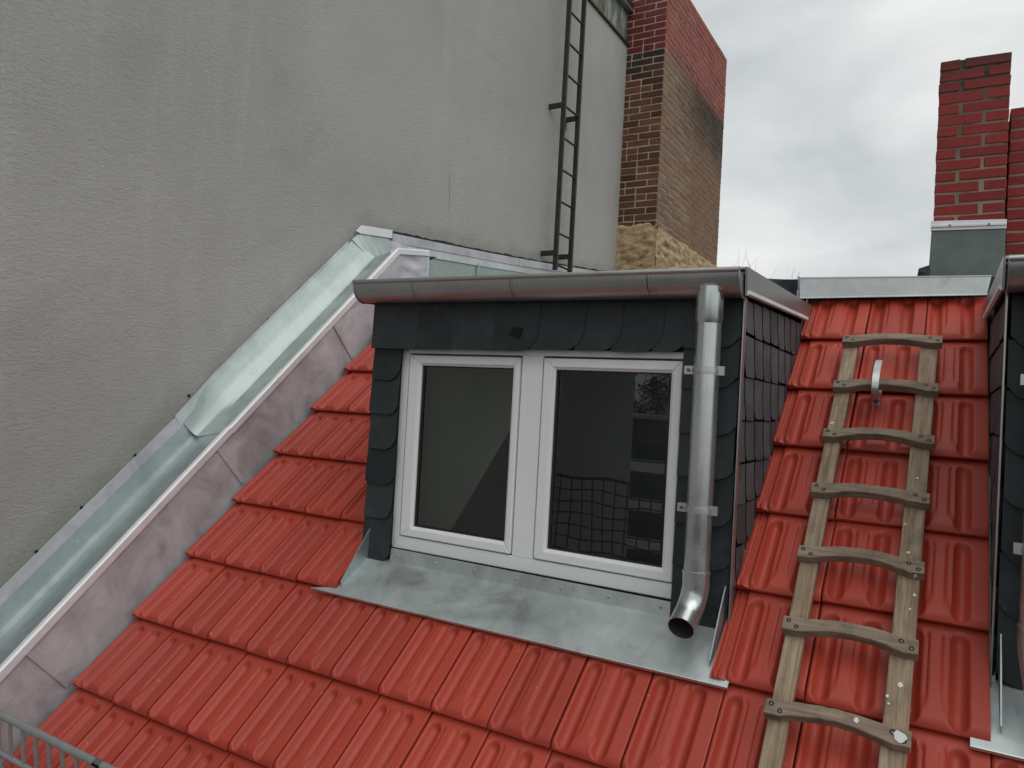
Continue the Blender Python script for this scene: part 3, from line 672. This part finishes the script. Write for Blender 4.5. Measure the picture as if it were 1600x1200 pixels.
# crimped corner where slope turns level
def poly(P, s):
    k = len(P)-1; j = min(k-1, int(s*k)); q = s*k-j; return P[j][0]+(P[j+1][0]-P[j][0])*q, P[j][1]+(P[j+1][1]-P[j][1])*q
def corner(s, t):
    y0, z0 = poly([(3.715, .842), (3.74, .835), (3.80, .838), (3.88, .842), (4.02, .855)], s); y1, z1 = poly([(3.590, .962), (3.645, 1.012), (3.70, 1.032), (3.80, 1.040), (4.02, 1.058)], s)
    pl = .006*abs(math.sin(s*13))*(1-.5*t)
    return Vector((-3.252-.088*t**.8+pl, y0+(y1-y0)*t, z0+(z1-z0)*t))
ch(MB().grid(corner, 40, 8), 'crimped_corner', M['zinc_upper'], pr, smooth=35, fix=False)
ch(MB().slab([(XW+.018, 3.655, 1.012), (XW+.018, 3.97, 1.048), (XW+.018, 3.97, 1.105), (XW+.018, 3.66, 1.068), (XW+.018, 3.61, 1.020)], (.006, 0, 0)), 'counter_flashing', M['zinc_lip'], pr, bevel=.002)
# level part of the channel behind the bend
ch(MB().grid(lambda s, t: Vector((PX-.01-(.30)*s, 3.73+.37*t, .890+.04*t-.045*math.sin(s*2.2)+.08*max(0, s-.7))), 8, 10), 'ridge_channel_sheet', M['zinc'], pr, smooth='full', fix=False)
# zinc infill between the parapet end and the wall
ch(MB().box(XW+.01, PX-.012, 3.988, 3.994, .60, .925), 'end_sheet', M['zinc_green'], pr)

# ------------------------------------------------------------------ iron ladder on the wall
wl = empty('wall_ladder'); wl.location = (-3.2, 6.3, 1.22); tag(wl, 'dark iron ladder fixed to the grey wall beside the brown chimney', 'ladder')
LX = -3.20
for y in (6.155, 6.465): ch(MB().box(LX-.022, LX+.022, y-.014, y+.014, 1.215 if y < 6.3 else 1.235, 4.7), 'rail', M['iron'], wl, bevel=.003)
for k in range(12):
    z = 1.265+.298*k; ch(MB().tube([(LX, 6.15, z), (LX, 6.47, z)], .0105, 8), 'rung', M['iron'], wl, smooth=True)
for y, zs in ((6.145, (1.372, 2.755, 4.1)), (6.475, (1.40, 2.745, 4.1))):
    for z in zs:
        ch(MB().box(XW-.01, LX, y-.012, y+.012, z-.024, z+.024), 'wall_bracket', M['iron'], wl, bevel=.003)
        if z == 2.745: ch(MB().box(XW, XW+.012, y-.03, y+.03, z-.09, z+.03), 'bracket_plate', M['iron'], wl)

# ------------------------------------------------------------------ brick chimneys
def brick_mesh(l, d, h, mat, var):
    rnd = random.Random(var); b = MB().box(-l/2, l/2, -d/2, d/2, -h/2, h/2)
    b.v = [p+Vector((rnd.uniform(-.0022, .0022), rnd.uniform(-.001, .001), rnd.uniform(-.003, .003))) for p in b.v]
    me = b.mesh('brick', mat); bm = bmesh.new(); bm.from_mesh(me); bmesh.ops.bevel(bm, geom=list(bm.edges), offset=.004, segments=1, affect='EDGES'); bm.to_mesh(me); bm.free(); return me
bcache = {}
def bmesh_for(l, d, h, mat):
    key = (round(l, 2), round(d, 2), round(h, 3), mat.name, random.randrange(3))
    if key not in bcache: bcache[key] = brick_mesh(l, d, h, mat, hash(key[:3]) % 9973+key[4])
    return bcache[key]
def chimney(root, x0, x1, y0, y1, z0, z1, course, matfn, core_mat, sides=('f', 'r'), limit=None, mort=.011, notch=None, vm=None, rec=.007, skin=0, mixed=False):
    vm = vm or mort
    h = course-mort; BL, BW = .25, .12; stuff = {}; cnt = 0
    ch(MB().box(x0+rec, x1-rec, y0+rec, y1-rec, z0, z1-.006), 'mortar_core', core_mat, root)
    def put(cx, cyy, cz, l, d, along, face):
        nonlocal cnt
        mat = matfn(face, cyy, cz)
        if notch and notch(cx, cz): return
        j = Vector((random.uniform(-.002, .002), random.uniform(-.002, .002), random.uniform(-.0015, .0015)))
        if limit and not limit(face, cyy):
            mb = stuff.setdefault(mat.name, (MB(), mat))[0]
            a, bb = (l/2, d/2) if along == 'x' else (d/2, l/2)
            mb.box(cx-a+j.x, cx+a+j.x, cyy-bb, cyy+bb, cz-h/2+j.z, cz+h/2+j.z); return
        o = bpy.data.objects.new('brick', bmesh_for(l, d, h, mat)); col.objects.link(o); o.parent = root
        o.location = Vector((cx, cyy, cz))+j-Vector(root.location)
        o.rotation_euler = (0, 0, (math.pi/2 if along == 'y' else 0)+random.uniform(-.006, .006)); cnt += 1
    nc = int((z1-z0)/course+.001)
    for k in range(nc):
        cz = z1-course*(k+.5)+mort/2
        odd = k % 2
        # front, laid from the right hand corner
        x = x1-(skin+.001 if skin else 0); i = 0
        while x > x0+.02:
            if i == 0: l = BW if odd else BL
            else: l = BW if (mixed and random.random() < .4) else BL
            l = min(l, x-x0); l2 = l if (x-l-vm)-x0 > .03 else x-x0
            put(x-l2/2, y0+BW/2, cz, l2, BW, 'x', 'f'); x -= l2+vm; i += 1
        for sname in ('r', 'l'):
            if sname not in sides: continue
            dp_ = skin or BW
            xs = x1-dp_/2 if sname == 'r' else x0+dp_/2
            y = y0 if skin else y0+BW+mort
            if odd:
                l_ = BW if skin else BW/2
                put(xs, y+l_/2, cz, l_, dp_, 'y', sname); y += l_+mort
            while y < y1-.02:
                l = min(BL+(random.uniform(-.012, .012) if mixed else 0), y1-y); l2 = l if y1-(y+l+mort) > .03 else y1-y
                put(xs, y+l2/2, cz, l2, dp_, 'y', sname); y += l2+mort
    for nm, (mb, mat) in stuff.items():
        o = ch(mb, 'far_bricks', mat, root); o['kind'] = 'stuff'
    return cnt
c1 = empty('chimney'); c1.location = (-3.1, 8, 1.4); tag(c1, 'broad brown brick chimney with a red painted top at the wall end', 'chimney', 'brick chimneys')
def mf(face, y, z):
    if z > 4.03: return M['brick_paint'] if face == 'f' else M['brick_pink']
    return M['brick_brown'] if face == 'f' else M['brick_tan']
chimney(c1, -3.46, -2.89, 7.94, 10.46, 1.93, 4.94, .0775, mf, M['mortar_light'], ('r',), limit=lambda f, y: f == 'f' or y < 9.0, skin=.011, mixed=True, rec=.005)
ch(MB().box(-3.44, -2.905, 7.955, 10.44, 1.1, 1.94), 'foot_core', M['plaster'], c1)
# crumbling plaster round the foot
def plas(face):
    def f(s, t):
        z = 1.35+(.70+.03*noise.noise(Vector((s*6, 3, face))))*t
        if face == 0: p = Vector((-3.37+.492*s, 7.928, z)); nn = Vector((0, -1, 0))
        else: p = Vector((-2.878, 7.925+2.55*s, z-.03*t)); nn = Vector((1, 0, 0))
        e = min(1, min(s, 1-s)*8+.15) if face == 0 else 1
        q = p*7; d = .026*noise.noise(Vector(((q.x+q.y)*.8, face*3, q.z*2.6)))+.012*noise.noise(p*19)
        return p+nn*(d*e if t < 1 else -.02)
    return f
ch(MB().grid(plas(0), 30, 34), 'foot_plaster', M['plaster'], c1, smooth='full', fix=False)
ch(MB().grid(plas(1), 70, 34), 'foot_plaster', M['plaster'], c1, smooth='full', fix=False)

c2 = empty('chimney'); c2.location = (.06, 5.5, .8); tag(c2, 'tall narrow red painted brick chimney with a green flashed foot', 'chimney', 'brick chimneys')
chimney(c2, -.134, .253, 5.5, 5.98, 1.243, 2.331, .0725, lambda f, y, z: M['brick_red'], M['mortar_grey'], ('l', 'r'), mort=.012, vm=.024, rec=.004)
ch(MB().hexa([(-.152, 5.40, .72), (.262, 5.40, .72), (.262, 6.05, .72), (-.152, 6.05, .72)], [(-.141, 5.478, 1.232), (.259, 5.478, 1.224), (.259, 6.0, 1.224), (-.141, 6.0, 1.232)]), 'foot_flashing', M['membrane'], c2, bevel=.006)
b = MB()
b.slab([(-.146, 5.470, 1.226), (.262, 5.470, 1.214), (.262, 5.470, 1.272), (-.146, 5.470, 1.288)], (0, .02, 0))
b.slab([(-.146, 5.462, 1.246), (.262, 5.462, 1.234), (.262, 5.462, 1.250), (-.146, 5.462, 1.263)], (0, .01, 0))
ch(b, 'clamping_strip', M['zinc_lip'], c2, bevel=.002)
for x in (-.04, .17): ch(MB().tube([(x, 5.464, 1.252-.03*(x+.04)), (x, 5.458, 1.252-.03*(x+.04))], .007, 8), 'screw', M['bolt'], c2)
ch(MB().slab([(-.215, 5.36, .86), (-.145, 5.36, .86), (-.140, 5.36, .985), (-.20, 5.36, .965)], (0, .12, 0)), 'flashing_tab', M['bitumen'], c2)
c3 = empty('chimney'); c3.location = (.5, 5.9, .8); tag(c3, 'lower red brick chimney behind the tall narrow one, at the right edge', 'chimney', 'brick chimneys')
chimney(c3, .266, 1.05, 5.62, 6.3, .80, 2.015, .0725, lambda f, y, z: M['brick_red'], M['mortar_grey'], ('r',), mort=.012, vm=.022, rec=.004)

# ------------------------------------------------------------------ wooden roof ladder
rl = empty('roof_ladder'); rl.location = RP(-.22, .2, 0); tag(rl, 'weathered wooden roof ladder lying on the red tiles between the dormers', 'ladder')
R_ROOF = Matrix(((1, 0, 0), (0, C, -S_), (0, S_, C)))
def on_roof(mb, x, v, n, name, mat, par, **kw):
    """mesh given in (x, v, n) axes, origin at the roof point"""
    o = mb.build(name, mat, par, **kw); o.rotation_euler = (TH, 0, 0); o.location = RP(x, v, n)-Vector(par.location); return o
for xa, xb in ((-.386, -.333), (-.112, -.052)):
    n_ = 22; b = MB(); L0, L1 = -.55, 2.70
    xo = lambda v: (.010 if xa < -.2 else .012)*(v-1.9)/1.0*.6
    b.add([(p[0]+xo(L0+(L1-L0)*k/n_)-xa, L0+(L1-L0)*k/n_-L0, p[1]+.0015*noise.noise(Vector((k*.7, p[0]*30, 0)))) for k in range(n_+1) for p in ((xa, 0), (xb, 0), (xb, .034), (xa, .034))],
          [(k*4+i, k*4+(i+1) % 4, k*4+4+(i+1) % 4, k*4+4+i) for k in range(n_) for i in range(4)]+[(3, 2, 1, 0), (n_*4, n_*4+1, n_*4+2, n_*4+3)])
    on_roof(b, xa, L0, .004, 'rail', M['wood'], rl, bevel=.004)
rv = [2.645, 2.362, 2.090, 1.822, 1.550, 1.285, 1.022, .760, .50, .24]
for k, v in enumerate(rv):
    sh = (v-1.9)*.008; b = MB(); n_ = 18; AMP = .020+random.uniform(-.004, .004); SKEW = random.uniform(-.012, .012); HW = .0235+random.uniform(-.0015, .0015); x0, x1 = -.393+sh, -.040+sh*1.4; 
    prof = []
    for i in range(n_+1):
        s = i/n_; x = x0+(x1-x0)*s; bow = max(0, math.sin(math.pi*(s-.12)/.76)) if .12 < s < .88 else 0
        hw = HW-.0045*bow; cen = AMP*bow**.9+SKEW*(s-.5)*bow; e = .0012*random.uniform(-1, 1)
        prof.append([(x-x0, cen-hw+e, 0), (x-x0, cen+hw+e, 0), (x-x0, cen+hw*.92+e, .030), (x-x0, cen-hw*.92+e, .030)])
    b.add([p for q in prof for p in q], [(i*4+j, i*4+(j+1) % 4, i*4+4+(j+1) % 4, i*4+4+j) for i in range(n_) for j in range(4)]+[(3, 2, 1, 0), (n_*4, n_*4+1, n_*4+2, n_*4+3)])
    rg = on_roof(b, x0, v, .038, 'rung', M['wood2'], rl, bevel=.003); rg.rotation_euler = (TH, 0, 0)
    for dx, dv_ in ((.016, .008), (.040, -.008), (x1-x0-.042, .009), (x1-x0-.016, -.008)):
        q = MB().tube([(dx, dv_, .0285), (dx, dv_, .0305)], .0068, 12); o = q.build('bolt_recess', M['hole'], rg)
        q = MB().tube([(dx, dv_-.001, .0300), (dx, dv_-.001, .0318)], [.0046, .0030], 10); o = q.build('bolt_head', M['bolt'], rg, smooth=True)
spots = [(-.082, 1.93, .004), (-.090, 1.62, .005), (-.066, 1.47, .004), (-.084, 1.18, .007), (-.112, 1.14, .004), (-.075, 1.42, .003), (-.105, 2.14, .003), (-.108, 1.12, .003)]
for x, v, r in spots:
    pts = [RP(x+r*math.cos(a)*random.uniform(.7, 1.2), v+r*1.2*math.sin(a)*random.uniform(.7, 1.3), .0388) for a in [i*math.pi/5 for i in range(10)]]
    ch(MB().slab(pts, N_DIR*.0015), 'paint_drip', M['paint_spot'], rl)
pts = [RP(-.075+.015*math.cos(a)*random.uniform(.7, 1.2), 1.022+.016*math.sin(a)*random.uniform(.7, 1.2), .0685) for a in [i*math.pi/6 for i in range(12)]]
ch(MB().slab(pts, N_DIR*.002), 'paint_drip', M['zinc_gutter'], rl)
pts = [RP(-.175+.006*math.cos(a)*random.uniform(.7, 1.2), 1.038+.008*math.sin(a)*random.uniform(.7, 1.2), .0685) for a in [i*math.pi/6 for i in range(12)]]
ch(MB().slab(pts, N_DIR*.002), 'paint_drip', M['paint_spot'], rl)

# ------------------------------------------------------------------ roof hook
hk = empty('roof_hook'); hk.location = RP(-.236, 2.30, 0); tag(hk, 'galvanised roof safety hook sticking up through the wooden ladder', 'hook')
pa = [(2.47, -.03), (2.37, .004), (2.325, .022), (2.300, .050), (2.298, .082), (2.316, .108), (2.350, .120), (2.40, .116), (2.45, .102), (2.478, .090)]
path = []
for i in range(len(pa)-1):
    for t in (0, .5): path.append((pa[i][0]+(pa[i+1][0]-pa[i][0])*t, pa[i][1]+(pa[i+1][1]-pa[i][1])*t))
path.append(pa[-1])
fr = []
for i, q in enumerate(path):
    a, c_ = path[max(0, i-1)], path[min(len(path)-1, i+1)]; dx, dy = c_[0]-a[0], c_[1]-a[1]; l = math.hypot(dx, dy); nv = V_DIR*(-dy/l)+N_DIR*(dx/l); fr.append((Vector((1, 0, 0)), nv))
ch(MB().sweep([(-.0125, -.0028), (.0125, -.0028), (.0125, .0028), (-.0125, .0028)], [RP(-.238, v, n) for v, n in path], True, True, fr), 'hook_strap', M['galv'], hk, smooth=40, bevel=.0012)
ch(MB().slab([RP(-.238+dx, 2.335+dv_, .015) for dx, dv_ in ((-.0125, -.03), (.0125, -.03), (.0125, .05), (-.0125, .05))], N_DIR*.005), 'hook_foot', M['galv'], hk)

# ------------------------------------------------------------------ snow guard at the eave
sg = empty('snow_guard'); sg.location = RP(-2.4, .2, 0); tag(sg, 'grey steel snow guard grille at the lower left edge of tiles', 'snow guard')
gv, gn = .228, .150; bd = (Vector((0, .10, -.995))).normalized()
top = RP(0, gv, gn)
for dz, r in ((0, .0135), (.150, .009)):
    q = top+bd*dz
    ch(MB().tube([(-3.02, q.y, q.z), (2.4, q.y, q.z)], r, 10), 'rail', M['guard'], sg, smooth=True)
i = 0; x = -3.0
while x < 2.4:
    ch(MB().box(x-.011, x+.011, -.002, .002, -.165, 0), 'bar', M['guard'], sg)
    x += .085
for o in sg.children:
    if o.name.startswith('bar'):
        o.location = Vector((0, top.y, top.z))-Vector(sg.location); o.rotation_euler = (math.atan2(.10, .995), 0, 0)
for x in (-2.36, -1.5, -.6, .4, 1.3):
    q = top+bd*.165
    ch(MB().box(x-.012, x-.006, top.y-.012, top.y+.008, q.z, top.z), 'support', M['guard'], sg)
    ch(MB().tube([(x-.02, top.y, top.z), (x+.022, top.y, top.z)], .0135, 10), 'rail_clamp', M['guard'], sg, smooth=True)

# ------------------------------------------------------------------ far bare tree whose twigs show over the roof
def bare_tree(name, base, top_z, label, spread, seed, leafy=0):
    rnd = random.Random(seed); root = empty(name); root.location = base; tag(root, label, 'tree')
    B = Vector(base); Ht = top_z-B.z
    ch(MB().tube([B, B+Vector((.1, 0, Ht*.3)), B+Vector((0, .1, Ht*.6)), B+Vector((.1, 0, Ht*.88))], [Ht*.018, Ht*.013, Ht*.008, Ht*.001], 8), 'trunk', M['bark'], root, smooth=True)
    cr = MB(); tips = []
    def br(p, d, l, r, dep):
        q = p+d*l*.5+Vector((rnd.uniform(-1, 1), rnd.uniform(-1, 1), rnd.uniform(0, 1)))*l*.06; e = p+d*l
        cr.tube([p, q, e], [r, r*.8, r*.5], 5, caps=False); tips.append(e); tips.append(q)
        if dep:
            for _ in range(4):
                nd = (d+Vector((rnd.uniform(-.8, .8), rnd.uniform(-.8, .8), rnd.uniform(-.1, .9)))).normalized(); br(p.lerp(e, rnd.uniform(.4, 1)), nd, l*rnd.uniform(.45, .65), r*.5, dep-1)
    for k in range(11):
        a = rnd.uniform(0, 6.28); br(B+Vector((0, 0, Ht*rnd.uniform(.4, .9))), Vector((math.cos(a)*spread, math.sin(a)*spread, rnd.uniform(.5, 1.1))).normalized(), Ht*rnd.uniform(.12, .2), Ht*(.004 if leafy else .0012), 3)
    zm = max(p.z for p in cr.v); k_ = (top_z-B.z)/(zm-B.z); cr.v = [Vector((p.x, p.y, B.z+(p.z-B.z)*k_)) for p in cr.v]; tips[:] = [Vector((p.x, p.y, B.z+(p.z-B.z)*k_)) for p in tips]
    br_ = ch(cr, 'branches', M['bark'], root, smooth=True, fix=False)
    if leafy:
        lf = MB()
        for k in range(leafy):
            p = rnd.choice(tips)+Vector((rnd.gauss(0, .5), rnd.gauss(0, .5), rnd.gauss(0, .5))); s = rnd.uniform(.10, .22)
            a = Vector((rnd.uniform(-1, 1), rnd.uniform(-1, 1), rnd.uniform(-1, 1))).normalized(); c_ = a.orthogonal().normalized()
            lf.quad(p-a*s, p-c_*s*.6, p+a*s, p+c_*s*.6)
        ch(lf, 'crown', M['leaf'], root, fix=False)
    return root
bare_tree('bare_tree', (-4.75, 25, -15), 4.75, 'bare tree far behind the roof, only its top twigs showing', 1.0, 3)

# ------------------------------------------------------------------ across the street (seen only in the window panes)
def block(name, x0, x1, y0, y1, z1, mat, label):
    r = empty(name); r.location = ((x0+x1)/2, y1, -15); tag(r, label, 'building'); ch(MB().box(x0, x1, y0, y1, -15, z1), 'wall', mat, r)
    ch(MB().box(x0-.2, x1+.2, y0-.2, y1+.2, z1, z1+.25), 'roof_slab', M['zinc_gutter'], r); return r
bb = block('balcony_block', -60, 30, -66, -50, -1.0, M['facade'], 'brown block with white balconies mirrored in the right window pane')
for bx in (-19.5, -14.0, -8.5, -25.0):
    for bz in (-4.6, -7.5, -10.4, -13.3):
        bal = ch(MB().box(bx-1.6, bx+1.6, -50, -48.6, bz-.55, bz-.4), 'balcony', M['facade_dark'], bb)
        MB().box(bx-1.6, bx+1.6, -48.62, -48.55, bz-.30, bz+.42).build('balustrade', M['rail_white'], bal); 
        MB().box(bx-1.62, bx+1.62, -48.63, -48.56, bz+.55, bz+.60).build('handrail', M['rail_white'], bal)
        ch(MB().box(bx-1.2, bx+1.2, -50.02, -49.95, bz-.4, bz+1.7), 'window', M['hole'], bb)
bare_tree('autumn_tree', (-24, -72, -15), 6.5, 'autumn tree above the balcony block mirrored in the window', 1.2, 5, 9000)
bare_tree('autumn_tree', (-31, -74, -15), 7.5, 'bare-topped tree left of the autumn tree mirrored in the window', 1.2, 8, 5000)
# safety net on the scaffold behind the viewer
b = MB(); y = -.75
for i in range(46):
    x = -3.3+i*.1; b.tube([(x+.012*math.sin(z*5+i), y+.02*math.sin(i*.9+z*3), z) for z in [-.62-.1*k for k in range(16)]], .006, 4, caps=False)
for k in range(16):
    z = -.62-.1*k; b.tube([(-3.3+.1*i, y+.02*math.sin(i*.9+z*3), z-.012*math.sin(i*1.2+k)) for i in range(46)],   .012 if k == 0 else .006, 4, caps=False)
o = b.build('safety_net', M['net'], fix=False); tag(o, 'dark mesh safety net mirrored in lower right window pane', 'net')
